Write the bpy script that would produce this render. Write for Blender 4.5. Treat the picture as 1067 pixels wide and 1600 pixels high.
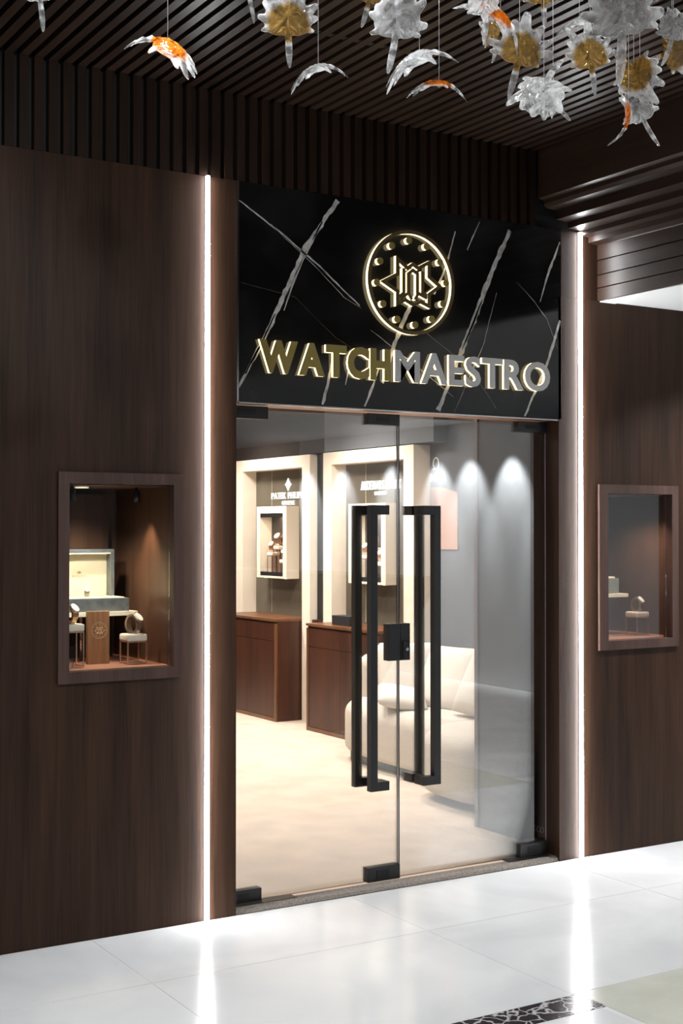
import bpy, bmesh, math, random
from mathutils import Vector, Matrix, Euler
from mathutils.geometry import tessellate_polygon
R = math.radians
C = bpy.context.scene.collection
for o in list(bpy.data.objects): bpy.data.objects.remove(o)

# ------------------------------------------------------------ camera, world, lights
scn = bpy.context.scene
cd = bpy.data.cameras.new('camera'); cam = bpy.data.objects.new('camera', cd); C.objects.link(cam)
cam.location = (-2.397, -4.970, 1.59)
th, pit = R(58.5), math.atan(28/2100)
fw = Vector((math.cos(th)*math.cos(pit), math.sin(th)*math.cos(pit), math.sin(pit)))
cam.rotation_euler = fw.to_track_quat('-Z', 'Y').to_euler()
cd.sensor_fit = 'VERTICAL'; cd.sensor_height = 36; cd.lens = 2100/1600*36; cd.clip_end = 100
scn.camera = cam
w = bpy.data.worlds.new('world'); scn.world = w; w.use_nodes = True
w.node_tree.nodes['Background'].inputs[0].default_value = (.93, .96, 1, 1)
w.node_tree.nodes['Background'].inputs[1].default_value = .13
vs = scn.view_settings; vs.view_transform = 'Standard'; vs.look = 'None'; vs.gamma = 1; vs.use_curve_mapping = False
vs.exposure = 0.0

def area(name, loc, size, power, col=(1,1,1), target=None, spread=180, shape='DISK', size_y=None):
    l = bpy.data.lights.new(name, 'AREA'); l.energy = power; l.color = col; l.size = size; l.shape = shape
    if size_y: l.size_y = size_y
    l.spread = R(spread)
    o = bpy.data.objects.new(name, l); C.objects.link(o); o.location = loc
    if target is not None: o.rotation_euler = (Vector(target)-Vector(loc)).to_track_quat('-Z', 'Y').to_euler()
    return o
def spot(name, loc, target, power, angle=60, blend=.6, col=(1,1,1), r=.02):
    l = bpy.data.lights.new(name, 'SPOT'); l.energy = power; l.color = col; l.spot_size = R(angle); l.spot_blend = blend; l.shadow_soft_size = r
    o = bpy.data.objects.new(name, l); C.objects.link(o); o.location = loc
    o.rotation_euler = (Vector(target)-Vector(loc)).to_track_quat('-Z', 'Y').to_euler()
    return o
WARM = (1, .83, .66); COOL = (.95, .98, 1)
# mall ceiling downlights (outside the frame, over the white floor)
MALL = [(-1.2,-2.3,3.37),(.9,-2.9,3.37),(-1.5,-4.6,3.37),(.7,-5.0,3.37)]
for p in MALL: area('mall_downlight_lamp', p, .22, (31 if p[0] < 0 else 5), COOL, (p[0],p[1],0), 110)
SOFF = [(3.1,-.75,2.69),(3.0,-3.0,2.69),(4.8,-2.0,2.69),(4.8,-4.5,2.69),(3.6,-7,2.69)]
for p in SOFF: area('soffit_fill_lamp', p, .2, (44 if p[1] == -.75 else 6), COOL, (p[0],p[1],0), 130)  # added fill under the soffit; the nearest brightens the right-hand wood
# wall washers on the right-hand mall wall
WASH = [-4.75,-5.42,-6.11,-6.69,-7.6,-8.67,-9.5]
for y in WASH: spot('wall_washer_lamp', (5.72, y, 2.69), (6.1, y, 1.72), 190, 52, .7, COOL)
# shop ceiling downlights
SHOP = [(.9,1.6,2.68),(2.5,1.9,2.68),(1.2,3.4,2.68),(2.45,3.6,2.68),(1.4,5.4,2.68),(2.5,5.4,2.68)]
for p in SHOP: area('shop_downlight_lamp', p, .25, 42, (1,.91,.845), (p[0],p[1],0), 150)

for y in (5.3,3.75): spot('portal_fill_lamp', (2.3,y,2.69), (3.2,y,.9), 120, 95, .6, (1,.90,.80), .04)  # added spots that brighten the stone portals, no fittings there

# ------------------------------------------------------------ helpers
def tag(o, label=None, cat=None, group=None, kind=None):
    if label: o['label'] = label
    if cat: o['category'] = cat
    if group: o['group'] = group
    if kind: o['kind'] = kind
    return o
BASE = {}
def empty(name, loc, label=None, cat=None, group=None, kind=None):
    o = bpy.data.objects.new(name, None); C.objects.link(o); o.location = loc; o.empty_display_size = .05
    BASE[o.name] = Vector(loc)
    return tag(o, label, cat, group, kind)
class MB:
    def __init__(s): s.b = bmesh.new(); s.mi = 0
    def _mark(s, n0):
        for f in list(s.b.faces)[n0:]: f.material_index = s.mi
        return s
    def box(s, x0, x1, y0, y1, z0, z1, bev=0):
        n = len(s.b.faces)
        vs_ = [s.b.verts.new((x, y, z)) for x in (x0, x1) for y in (y0, y1) for z in (z0, z1)]
        es = []
        fs = [s.b.faces.new([vs_[i] for i in q]) for q in ((0,1,3,2),(4,6,7,5),(0,4,5,1),(2,3,7,6),(0,2,6,4),(1,5,7,3))]
        if bev:
            for f in fs: es += list(f.edges)
            bmesh.ops.bevel(s.b, geom=list(set(es)), offset=bev, segments=2, profile=.6, affect='EDGES')
        s.b.faces.ensure_lookup_table()
        if s.mi:
            for f in s.b.faces:
                if f.index == -1 or f.index >= n: f.material_index = s.mi
        return s
    def prism(s, pts, axis, c0, c1):
        """pts: 2D outline in the plane across axis; extruded from c0 to c1"""
        def P(u, v, c): return {'x':(c,u,v),'y':(u,c,v),'z':(u,v,c)}[axis]
        n = len(pts)
        a = [s.b.verts.new(P(u,v,c0)) for u,v in pts]; b = [s.b.verts.new(P(u,v,c1)) for u,v in pts]
        fs = []
        for t in tessellate_polygon([[Vector((u,v,0)) for u,v in pts]]):
            for L in (a, b):
                try: fs.append(s.b.faces.new([L[i] for i in t]))
                except ValueError: pass
        for i in range(n):
            j = (i+1) % n; fs.append(s.b.faces.new((a[i], a[j], b[j], b[i])))
        for f in fs: f.material_index = s.mi
        return s
    def tube(s, path, r, seg=10, caps=True, closed=False):
        rings = []; n = len(path); path = [Vector(p) for p in path]
        up0 = None
        for i, p in enumerate(path):
            if closed: d = path[(i+1)%n]-path[i-1]
            else: d = path[min(i+1,n-1)]-path[max(i-1,0)]
            d.normalize()
            if up0 is None: up0 = d.orthogonal().normalized()
            up0 = (up0-d*up0.dot(d)).normalized(); q = d.cross(up0)
            rr = r[i] if isinstance(r, (list,tuple)) else r
            rings.append([s.b.verts.new(p+(up0*math.cos(2*math.pi*k/seg)+q*math.sin(2*math.pi*k/seg))*rr) for k in range(seg)])
        m = n if closed else n-1
        for i in range(m):
            A, B = rings[i], rings[(i+1)%n]
            for k in range(seg):
                f = s.b.faces.new((A[k],A[(k+1)%seg],B[(k+1)%seg],B[k])); f.material_index = s.mi; f.smooth = True
        if caps and not closed:
            for Rg in (rings[0], rings[-1]): s.b.faces.new(Rg).material_index = s.mi
        return s
    def cyl(s, p0, p1, r, seg=20): return s.tube([p0, p1], r, seg)
    def rings(s, L, closed_u=True, cap=True, smooth=True):
        V = [[s.b.verts.new(p) for p in ring] for ring in L]
        for A, B in zip(V, V[1:]):
            n = len(A)
            for k in range(n if closed_u else n-1):
                f = s.b.faces.new((A[k],A[(k+1)%n],B[(k+1)%n],B[k])); f.smooth = smooth; f.material_index = s.mi
        if cap:
            for ring in (V[0], V[-1]):
                f = s.b.faces.new(ring); f.material_index = s.mi; f.smooth = smooth
        return s
    def build(s, name, mat, parent=None, smooth=False, label=None, cat=None, group=None, kind=None):
        bmesh.ops.recalc_face_normals(s.b, faces=s.b.faces)
        if smooth:
            for f in s.b.faces: f.smooth = True
        if parent is not None: off = BASE[parent.name]
        else:
            vs_ = [v.co for v in s.b.verts]
            off = Vector(((min(v.x for v in vs_)+max(v.x for v in vs_))/2, (min(v.y for v in vs_)+max(v.y for v in vs_))/2, min(v.z for v in vs_)))
        bmesh.ops.translate(s.b, verts=s.b.verts, vec=-off)
        me = bpy.data.meshes.new(name); s.b.to_mesh(me); s.b.free()
        for m in (mat if isinstance(mat, (list, tuple)) else [mat]): me.materials.append(m)
        o = bpy.data.objects.new(name, me); C.objects.link(o)
        if parent is not None: o.parent = parent
        else: o.location = off
        BASE[o.name] = Vector(off)
        return tag(o, label, cat, group, kind)
def bx(name, mat, dims, parent=None, bev=0, **k): return MB().box(*dims, bev=bev).build(name, mat, parent, **k)
def copy_tree(o, loc, rotz=None, **k):
    r = o.copy(); C.objects.link(r); r.location = loc
    if rotz is not None: r.rotation_euler = (0,0,rotz)
    BASE[r.name] = Vector(loc)
    for ch in list(o.children):
        c = ch.copy(); C.objects.link(c); c.parent = r
        for g in list(ch.children):
            d = g.copy(); C.objects.link(d); d.parent = c
    for kk in ('label','category','group'):
        if kk in k: r[kk] = k[kk]
    return r

# ------------------------------------------------------------ materials
def new(name):
    m = bpy.data.materials.new(name); m.use_nodes = True; nt = m.node_tree
    return m, nt, nt.nodes['Principled BSDF']
def plain(name, col, rough=.5, metal=0, spec=.5, noise=0, scale=60, bump=0, coat=0, emit=None, estr=0):
    m, nt, b = new(name)
    b.inputs['Base Color'].default_value = (*col, 1); b.inputs['Roughness'].default_value = rough
    b.inputs['Metallic'].default_value = metal; b.inputs['Specular IOR Level'].default_value = spec
    b.inputs['Coat Weight'].default_value = coat; b.inputs['Coat Roughness'].default_value = .08
    if emit: b.inputs['Emission Color'].default_value = (*emit,1); b.inputs['Emission Strength'].default_value = estr
    if noise or bump:
        tc = nt.nodes.new('ShaderNodeTexCoord'); n = nt.nodes.new('ShaderNodeTexNoise')
        n.inputs['Scale'].default_value = scale; n.inputs['Detail'].default_value = 6
        nt.links.new(tc.outputs['Object'], n.inputs['Vector'])
        if noise:
            r = nt.nodes.new('ShaderNodeValToRGB')
            r.color_ramp.elements[0].position = .3; r.color_ramp.elements[1].position = .7
            r.color_ramp.elements[0].color = (*[c*(1-noise) for c in col],1); r.color_ramp.elements[1].color = (*[min(1,c*(1+noise)) for c in col],1)
            nt.links.new(n.outputs['Fac'], r.inputs['Fac']); nt.links.new(r.outputs['Color'], b.inputs['Base Color'])
        if bump:
            bp = nt.nodes.new('ShaderNodeBump'); bp.inputs['Strength'].default_value = bump; bp.inputs['Distance'].default_value = .004
            nt.links.new(n.outputs['Fac'], bp.inputs['Height']); nt.links.new(bp.outputs['Normal'], b.inputs['Normal'])
    return m
def wood(name, dark, light, axis='z', rough=.42, spec=.5, scale=1):
    m, nt, b = new(name)
    tc = nt.nodes.new('ShaderNodeTexCoord'); L = nt.links
    def layer(s_across, s_along, detail, dist=0):
        mp = nt.nodes.new('ShaderNodeMapping')
        sc = [s_across*scale]*3; sc['xyz'.index(axis)] = s_along*scale
        mp.inputs['Scale'].default_value = sc
        n = nt.nodes.new('ShaderNodeTexNoise'); n.inputs['Scale'].default_value = 1; n.inputs['Detail'].default_value = detail; n.inputs['Distortion'].default_value = dist
        L.new(tc.outputs['Object'], mp.inputs['Vector']); L.new(mp.outputs['Vector'], n.inputs['Vector']); return n
    n1 = layer(9, .7, 3, .6); n2 = layer(220, 4, 4); n3 = layer(45, 1.6, 3, .3)
    a = nt.nodes.new('ShaderNodeMath'); a.operation = 'MULTIPLY_ADD'; a.inputs[1].default_value = .45
    L.new(n1.outputs['Fac'], a.inputs[0])
    c = nt.nodes.new('ShaderNodeMath'); c.operation = 'MULTIPLY'; c.inputs[1].default_value = .3; L.new(n2.outputs['Fac'], c.inputs[0]); 
    d = nt.nodes.new('ShaderNodeMath'); d.operation = 'MULTIPLY_ADD'; d.inputs[1].default_value = .25; L.new(n3.outputs['Fac'], d.inputs[0]); L.new(c.outputs[0], d.inputs[2])
    L.new(d.outputs[0], a.inputs[2])
    r = nt.nodes.new('ShaderNodeValToRGB'); r.color_ramp.elements[0].position = .34; r.color_ramp.elements[1].position = .64
    r.color_ramp.elements[0].color = (*dark,1); r.color_ramp.elements[1].color = (*light,1)
    L.new(a.outputs[0], r.inputs['Fac']); L.new(r.outputs['Color'], b.inputs['Base Color'])
    b.inputs['Roughness'].default_value = rough; b.inputs['Specular IOR Level'].default_value = spec
    bp = nt.nodes.new('ShaderNodeBump'); bp.inputs['Strength'].default_value = .12; bp.inputs['Distance'].default_value = .001
    L.new(n2.outputs['Fac'], bp.inputs['Height']); L.new(bp.outputs['Normal'], b.inputs['Normal'])
    return m
def emis(name, col, s):
    m = bpy.data.materials.new(name); m.use_nodes = True; nt = m.node_tree; nt.nodes.clear()
    e = nt.nodes.new('ShaderNodeEmission'); e.inputs[0].default_value = (*col,1); e.inputs[1].default_value = s
    o = nt.nodes.new('ShaderNodeOutputMaterial'); nt.links.new(e.outputs[0], o.inputs[0]); return m
def glass_sheet(name, k=1.0, tint=(.96,.98,.97)):
    m = bpy.data.materials.new(name); m.use_nodes = True; nt = m.node_tree; nt.nodes.clear()
    t = nt.nodes.new('ShaderNodeBsdfTransparent'); t.inputs[0].default_value = (*tint,1)
    g = nt.nodes.new('ShaderNodeBsdfGlossy'); g.inputs['Roughness'].default_value = 0
    fr = nt.nodes.new('ShaderNodeFresnel'); fr.inputs[0].default_value = 1.5
    mu = nt.nodes.new('ShaderNodeMath'); mu.operation = 'MULTIPLY'; mu.inputs[1].default_value = k; mu.use_clamp = True
    mx = nt.nodes.new('ShaderNodeMixShader'); o = nt.nodes.new('ShaderNodeOutputMaterial')
    nt.links.new(fr.outputs[0], mu.inputs[0]); nt.links.new(mu.outputs[0], mx.inputs[0])
    nt.links.new(t.outputs[0], mx.inputs[1]); nt.links.new(g.outputs[0], mx.inputs[2]); nt.links.new(mx.outputs[0], o.inputs[0])
    return m
def leaf_glass(name, amber):
    m = bpy.data.materials.new(name); m.use_nodes = True; nt = m.node_tree; nt.nodes.clear(); L = nt.links
    g = nt.nodes.new('ShaderNodeBsdfPrincipled')
    g.inputs['Transmission Weight'].default_value = 1; g.inputs['IOR'].default_value = 1.45; g.inputs['Roughness'].default_value = .04
    d = nt.nodes.new('ShaderNodeBsdfTranslucent'); df = nt.nodes.new('ShaderNodeBsdfDiffuse')
    a = nt.nodes.new('ShaderNodeAttribute'); a.attribute_name = 'amber'
    tc = nt.nodes.new('ShaderNodeTexCoord'); n = nt.nodes.new('ShaderNodeTexNoise'); n.inputs['Scale'].default_value = 5; n.inputs['Detail'].default_value = 2
    L.new(tc.outputs['Object'], n.inputs['Vector'])
    ad = nt.nodes.new('ShaderNodeMath'); ad.operation = 'MULTIPLY_ADD'; ad.inputs[1].default_value = .5; L.new(n.outputs['Fac'], ad.inputs[0]); L.new(a.outputs['Fac'], ad.inputs[2])
    r = nt.nodes.new('ShaderNodeValToRGB'); e = r.color_ramp.elements
    e[0].position = .5; e[0].color = (1,1,1,1); e[1].position = .72; e[1].color = (*amber,1)
    L.new(ad.outputs[0], r.inputs['Fac'])
    for t in (g.inputs['Base Color'], d.inputs[0], df.inputs[0]): L.new(r.outputs['Color'], t)
    m1 = nt.nodes.new('ShaderNodeMixShader'); m1.inputs[0].default_value = .5; L.new(d.outputs[0], m1.inputs[1]); L.new(df.outputs[0], m1.inputs[2])
    m2 = nt.nodes.new('ShaderNodeMixShader')
    n2 = nt.nodes.new('ShaderNodeTexNoise'); n2.inputs['Scale'].default_value = 4; n2.inputs['Detail'].default_value = 4; n2.inputs['Distortion'].default_value = 1.5
    mr = nt.nodes.new('ShaderNodeMapRange'); mr.inputs[1].default_value = .38; mr.inputs[2].default_value = .66; mr.inputs[3].default_value = .06; mr.inputs[4].default_value = .5  # whitish streaks mixed in, standing for light refracted by the clear glass
    L.new(tc.outputs['Object'], n2.inputs['Vector']); L.new(n2.outputs['Fac'], mr.inputs[0]); L.new(mr.outputs[0], m2.inputs[0])
    pass
    L.new(g.outputs[0], m2.inputs[1]); L.new(m1.outputs[0], m2.inputs[2])
    o = nt.nodes.new('ShaderNodeOutputMaterial'); L.new(m2.outputs[0], o.inputs[0])
    return m
M = {}
M['walnut'] = wood('walnut_panel', (.0135,.0060,.0030), (.051,.0245,.0138), rough=.5, spec=.17)
M['slat'] = wood('slat_wood', (.009,.004,.0024), (.028,.0145,.0085), rough=.5, spec=.15)
M['slat_y'] = wood('slat_wood_ceiling', (.012,.0055,.0034), (.035,.0185,.0115), axis='y', rough=.4, spec=.3)
M['frame'] = wood('window_frame_wood', (.040,.021,.016), (.095,.054,.043), rough=.45, spec=.3)
M['jamb'] = wood('jamb_wood', (.030,.013,.010), (.075,.036,.028), rough=.45)
M['jambdk'] = plain('dark_jamb_wood', (.034,.015,.011), .7, spec=.1)
M['header'] = wood('header_wood_lit', (.36,.20,.12), (.52,.31,.20), axis='x', rough=.5)
M['cab'] = wood('cabinet_wood', (.024,.0068,.003), (.075,.022,.0088), rough=.38)
M['edge'] = wood('cabinet_edge_wood', (.09,.034,.013), (.19,.078,.032), rough=.35)
M['block'] = wood('oak_block', (.15,.065,.025), (.36,.17,.075), rough=.5, scale=3)
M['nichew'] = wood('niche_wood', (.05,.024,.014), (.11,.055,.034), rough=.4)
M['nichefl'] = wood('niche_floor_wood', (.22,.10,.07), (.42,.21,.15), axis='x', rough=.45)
M['black'] = plain('black_void', (.006,.006,.007), .6)
M['dark'] = plain('matt_black_metal', (.012,.012,.013), .38, 0, .5)
M['soffit'] = plain('white_plaster', (.86,.86,.86), .7)
M['shopceil'] = plain('shop_ceiling_paint', (.8,.8,.8), .8)
M['stone'] = plain('beige_limestone', (.80,.71,.60), .45, noise=.05, scale=7)
M['stonebox'] = plain('cream_lacquer', (.80,.71,.59), .4)
M['nichebk'] = plain('olive_brown_panel', (.105,.088,.066), .35, noise=.12, scale=9)
M['darkwall'] = plain('shop_dark_panel', (.035,.028,.026), .35)
M['greywall'] = plain('shop_grey_wall', (.13,.138,.155), .5, noise=.03, scale=5)
M['greypanel'] = plain('grey_side_panel', (.085,.075,.077), .28, noise=.03, scale=5)
M['panel_edge'] = plain('mauve_trim', (.24,.18,.16), .4)
M['carpet'] = plain('beige_carpet', (.545,.45,.375), .95, noise=.09, scale=5, bump=.3, spec=.1)
M['mat'] = plain('greige_threshold_carpet', (.30,.26,.225), .95, noise=.55, scale=230, bump=1, spec=.1)
M['boucle'] = plain('cream_boucle', (.60,.54,.475), .95, noise=.07, scale=120, bump=.9, spec=.1)
M['pillow'] = plain('cream_linen', (.68,.63,.57), .95, noise=.03, scale=200, bump=.3, spec=.1)
M['led'] = emis('led_white', (.97,.985,1), 74)
M['ledch'] = plain('aluminium_channel', (.6,.6,.62), .35, .8)
M['goldface'] = plain('brushed_gold_face', (.34,.255,.075), .45, .4)
M['silverface'] = plain('satin_steel_face', (.58,.57,.56), .4, .3)
M['darkgold'] = plain('dark_bronze_face', (.14,.095,.04), .45, .4)
M['halo'] = emis('warm_backlight', (1,.80,.42), 3.6)
M['signglow'] = emis('shop_sign_glow', (1,.93,.84), 2.6)
M['chrome'] = plain('chrome', (.7,.7,.7), .15, 1)
M['copper'] = plain('rose_gold_metal', (.78,.47,.33), .3, .85)
M['cushion'] = plain('cream_leatherette', (.80,.72,.62), .6)
M['riser'] = plain('ivory_riser', (.86,.80,.66), .4)
M['watchsteel'] = plain('watch_steel', (.72,.64,.56), .25, .9)
M['watchgold'] = plain('watch_gold', (.85,.62,.40), .25, .9)
M['dial'] = plain('watch_dial_white', (.85,.83,.80), .3)
M['strapdk'] = plain('watch_strap_dark', (.06,.065,.06), .5)
M['boxgrey'] = plain('slate_box', (.10,.115,.125), .4, noise=.3, scale=30)
M['boxgreen'] = plain('grey_green_box', (.19,.215,.20), .5, noise=.05, scale=50)
M['boxcream'] = plain('box_lining_cream', (.82,.73,.52), .6)
M['leather'] = plain('black_leather_box', (.02,.02,.022), .45, noise=.2, scale=90, bump=.4)
M["omega"] = plain("pale_sign_letters", (.9,.9,.9), .3)
M['poster'] = plain('blush_poster', (.42,.25,.19), .5)
M['gold_print'] = plain('gold_print', (.55,.42,.2), .35, .6)
M['pale_print'] = plain('etched_pale_line', (.80,.60,.38), .5)
M['glass'] = glass_sheet('door_glass', 2.9)
M['glassedge'] = plain('glass_edge_dark', (.035,.024,.020), .3)
M['glassw'] = glass_sheet('window_glass', .36)
M['vein'] = plain('marble_vein', (.42,.40,.38), .25, noise=.45, scale=25)
M['veinbr'] = plain('marble_vein_brown', (.20,.125,.085), .25, noise=.5, scale=25)
M['mallgrey'] = plain('mall_grey_wall', (.66,.67,.69), .4)
M['malldark'] = plain('mall_dark_wall', (.02,.018,.018), .5)
M['leafA'] = leaf_glass('clear_amber_glass', (.62,.40,.12))
M['leafO'] = leaf_glass('clear_orange_glass', (.85,.28,.03))
M['wire'] = plain('steel_wire', (.75,.75,.75), .4, .5)
# black marble
m, nt, b = new('black_marble'); M['marble'] = m
tc = nt.nodes.new('ShaderNodeTexCoord'); n = nt.nodes.new('ShaderNodeTexNoise'); n.inputs['Scale'].default_value = 3; n.inputs['Detail'].default_value = 10
r = nt.nodes.new('ShaderNodeValToRGB'); r.color_ramp.elements[0].position = .45; r.color_ramp.elements[1].position = .8
r.color_ramp.elements[0].color = (.0045,.0045,.005,1); r.color_ramp.elements[1].color = (.02,.02,.02,1)
nt.links.new(tc.outputs['Object'], n.inputs['Vector']); nt.links.new(n.outputs['Fac'], r.inputs['Fac']); nt.links.new(r.outputs['Color'], b.inputs['Base Color'])
b.inputs['Roughness'].default_value = .1
# white floor marble: tile grid from object coordinates
def tile_floor():
    m, nt, b = new('white_floor_marble'); L = nt.links
    tc = nt.nodes.new('ShaderNodeTexCoord')
    n = nt.nodes.new('ShaderNodeTexNoise'); n.inputs['Scale'].default_value = 1.6; n.inputs['Detail'].default_value = 7; n.inputs['Distortion'].default_value = .8
    L.new(tc.outputs['Object'], n.inputs['Vector'])
    r = nt.nodes.new('ShaderNodeValToRGB'); r.color_ramp.elements[0].position = .3; r.color_ramp.elements[1].position = .62
    r.color_ramp.elements[0].color = (.70,.70,.71,1); r.color_ramp.elements[1].color = (.84,.84,.84,1)
    L.new(n.outputs['Fac'], r.inputs['Fac'])
    L.new(r.outputs['Color'], b.inputs['Base Color'])
    b.inputs['Roughness'].default_value = .13; b.inputs['Specular IOR Level'].default_value = .5
    return m
M['floor'] = tile_floor()
M['grout'] = plain('pale_grout', (.60,.60,.60), .5)
M['beige_t'] = plain('beige_green_marble', (.64,.64,.56), .14, noise=.08, scale=5)
def marquina():
    m, nt, b = new('black_white_veined_marble'); L = nt.links
    tc = nt.nodes.new('ShaderNodeTexCoord')
    n = nt.nodes.new('ShaderNodeTexNoise'); n.inputs['Scale'].default_value = 9; n.inputs['Detail'].default_value = 4
    v = nt.nodes.new('ShaderNodeTexVoronoi'); v.feature = 'DISTANCE_TO_EDGE'; v.inputs['Scale'].default_value = 17
    mx = nt.nodes.new('ShaderNodeMix'); mx.data_type = 'VECTOR'; mx.inputs[0].default_value = .12
    L.new(tc.outputs['Object'], n.inputs['Vector']); L.new(tc.outputs['Object'], mx.inputs[4]); L.new(n.outputs['Color'], mx.inputs[5]); L.new(mx.outputs[1], v.inputs['Vector'])
    r = nt.nodes.new('ShaderNodeValToRGB'); r.color_ramp.elements[0].position = .01; r.color_ramp.elements[1].position = .07
    r.color_ramp.elements[0].color = (.6,.58,.58,1); r.color_ramp.elements[1].color = (.028,.02,.022,1)
    L.new(v.outputs['Distance'], r.inputs['Fac']); L.new(r.outputs['Color'], b.inputs['Base Color']); b.inputs['Roughness'].default_value = .14
    return m
M['marquina'] = marquina()

# ------------------------------------------------------------ setting: floors
ST = dict(kind='structure')
f = MB()
gx = [-4.03,-2.85,-1.67,-.49,.69,1.87,3.05,4.23,6.1]; gy = [-14,-9.5,-8.3,-7.1,-5.9,-4.7,-3.5,-2.3,-1.59,-.585,0]
G = .0018
for i in range(len(gx)-1):
    for j in range(len(gy)-1):
        x0,x1,y0,y1 = gx[i],gx[i+1],gy[j],gy[j+1]
        if y0 < -1 and y1 == -.585 and x0 >= .69: y0 = -1.44    # beige field starts here
        if y1 <= -1.59 and x0 >= .69 and x0 < 3: continue
        if y0 == -1.59 and x0 >= -1.67 and x1 <= .69: y0 = -1.445
        if x0 == .69 and y1 == -.585 and False: pass
        f.box(x0+G, x1-G, y0+G, y1-G, -.03, 0)
f.build('floor', M['floor'], **ST)
bx('floor_grout', M['grout'], (-4.03,6.1,-14,0,-.04,-.0009), **ST)
bx('floor_inlay', M['beige_t'], (.715,3.05,-4.7,-1.443,-.02,.0006), **ST)
bx('floor_border', M['marquina'], (-1.67,.712,-1.588,-1.448,-.02,.0008), **ST)
bx('floor_shop', M['carpet'], (-1.5,3.33,.10,7.6,-.04,.004), **ST)

# ------------------------------------------------------------ facade
def wall_with_hole(name, x0, x1, z0, z1, hole, y0, y1, mat):
    hx0,hx1,hz0,hz1 = hole
    b_ = MB(); b_.box(x0,hx0,y0,y1,z0,z1); b_.box(hx1,x1,y0,y1,z0,z1); b_.box(hx0,hx1,y0,y1,z0,hz0); b_.box(hx0,hx1,y0,y1,hz1,z1)
    return b_.build(name, mat, **ST)
wall_with_hole('wall_front_left', -4.03, .138, 0, 3.04, (-.60,-.14,1.03,1.785), 0, .06, M['walnut'])
bx('trim_1', M['jamb'], (.06,.138,.06,.19,0,2.12), **ST)
wall_with_hole('wall_front_right', 1.875, 6.1, 0, 2.715, (2.165,2.63,1.03,1.785), 0, .06, M['walnut'])
bx('wall_front_top', M['walnut'], (1.893,2.30,0,.06,2.716,3.04), **ST)
bx('trim_2', M['jambdk'], (1.8755,1.955,.0605,.19,0,2.12), **ST)
# head above the door: soffit board in lightened wood, shop light put into its colour
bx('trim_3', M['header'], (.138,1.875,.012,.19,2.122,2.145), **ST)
bx('wall_inner_head', M['darkwall'], (-1.5,3.33,.12,.19,2.146,2.75), **ST)
bx('wall_inner_left', M['darkwall'], (-1.5,.06,.665,.70,0,2.75), **ST)

# marble fascia with veins
def vein(b_, pts, w0, mi, seed, split=0):
    rnd = random.Random(seed); b_.mi = mi
    P = []
    for (x0,z0,ww0),(x1,z1,ww1) in zip(pts, pts[1:]):
        n = max(2, int(math.hypot(x1-x0,z1-z0)/.02))
        for k in range(n): t = k/n; P.append((x0+(x1-x0)*t, z0+(z1-z0)*t, ww0+(ww1-ww0)*t))
    P.append(pts[-1])
    dx, dz = pts[-1][0]-pts[0][0], pts[-1][1]-pts[0][1]; l = math.hypot(dx,dz); nx, nz = -dz/l, dx/l
    A = []; B = []
    off = 0
    for x,z,wd in P:
        off += rnd.uniform(-.0012,.0012); wa = wd*w0*rnd.uniform(.6,1.25); wb = wd*w0*rnd.uniform(.6,1.25)
        A.append(b_.b.verts.new((x+nx*(off+wa/2), -.0006, z+nz*(off+wa/2)))); B.append(b_.b.verts.new((x+nx*(off-wb/2), -.0006, z+nz*(off-wb/2))))
    for i in range(len(A)-1):
        fc = b_.b.faces.new((A[i],A[i+1],B[i+1],B[i])); fc.material_index = mi
fm = MB(); fm.box(.1485,1.8905,0,.012,2.125,3.04)
V = [ # (x,z,width) polylines
 ([(.63,3.02,1),(.47,2.80,1),(.30,2.45,.9),(.15,2.18,.6)], .022, 1, 1),
 ([(.55,2.92,.6),(.42,2.68,.9),(.36,2.52,.3)], .012, 1, 2),
 ([(.15,2.96,.6),(.35,2.85,.8),(.52,2.735,1),(.74,2.57,.7)], .0085, 1, 3),
 ([(.30,2.88,.5),(.50,2.73,.6),(.66,2.60,.7),(.75,2.56,.3)], .004, 1, 4),
 ([(1.26,2.96,.5),(1.21,2.80,1),(1.14,2.66,1)], .010, 1, 5),
 ([(1.02,2.61,1),(.96,2.50,1.1),(.90,2.36,.9),(.86,2.24,.7)], .021, 1, 6),
 ([(1.58,3.0,.9),(1.46,2.76,1.1),(1.36,2.54,1),(1.24,2.28,1),(1.17,2.13,.9)], .026, 1, 7),
 ([(1.50,2.70,.3),(1.42,2.45,.7),(1.33,2.28,.4),(1.25,2.13,.2)], .005, 1, 17),
 ([(1.885,2.98,.6),(1.83,2.86,1),(1.76,2.68,.3)], .015, 1, 8),
 ([(1.885,2.60,1),(1.80,2.38,1),(1.70,2.20,.8),(1.66,2.13,.6)], .017, 1, 9),
 ([(.60,2.32,.4),(.585,2.24,1),(.55,2.13,1)], .015, 1, 10),
 ([(.84,2.30,.5),(.81,2.22,1),(.77,2.13,1)], .012, 1, 11),
 ([(.70,2.36,.3),(.685,2.28,.8),(.67,2.22,.3)], .010, 1, 12),
 ([(1.40,3.02,.4),(1.36,2.94,1),(1.33,2.88,.4)], .008, 1, 13),
 ([(.80,2.47,.5),(1.02,2.34,1),(1.25,2.20,.4)], .004, 1, 14),
 ([(1.62,2.76,.3),(1.72,2.68,.8),(1.80,2.60,.8),(1.87,2.46,.3)], .003, 1, 15),
 ([(1.10,2.48,.3),(1.35,2.33,.6),(1.50,2.16,.3)], .0025, 1, 16),
 ([(.16,2.62,.3),(.42,2.58,.5),(.62,2.42,.4),(.9,2.30,.2)], .0022, 2, 18),
]
for pts, w0, mi, sd in V: vein(fm, pts, w0, mi, sd)
fm.mi = 2
vein(fm, [(.32,2.50,.4),(.26,2.38,.9),(.18,2.24,.7)], .012, 2, 21)
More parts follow.
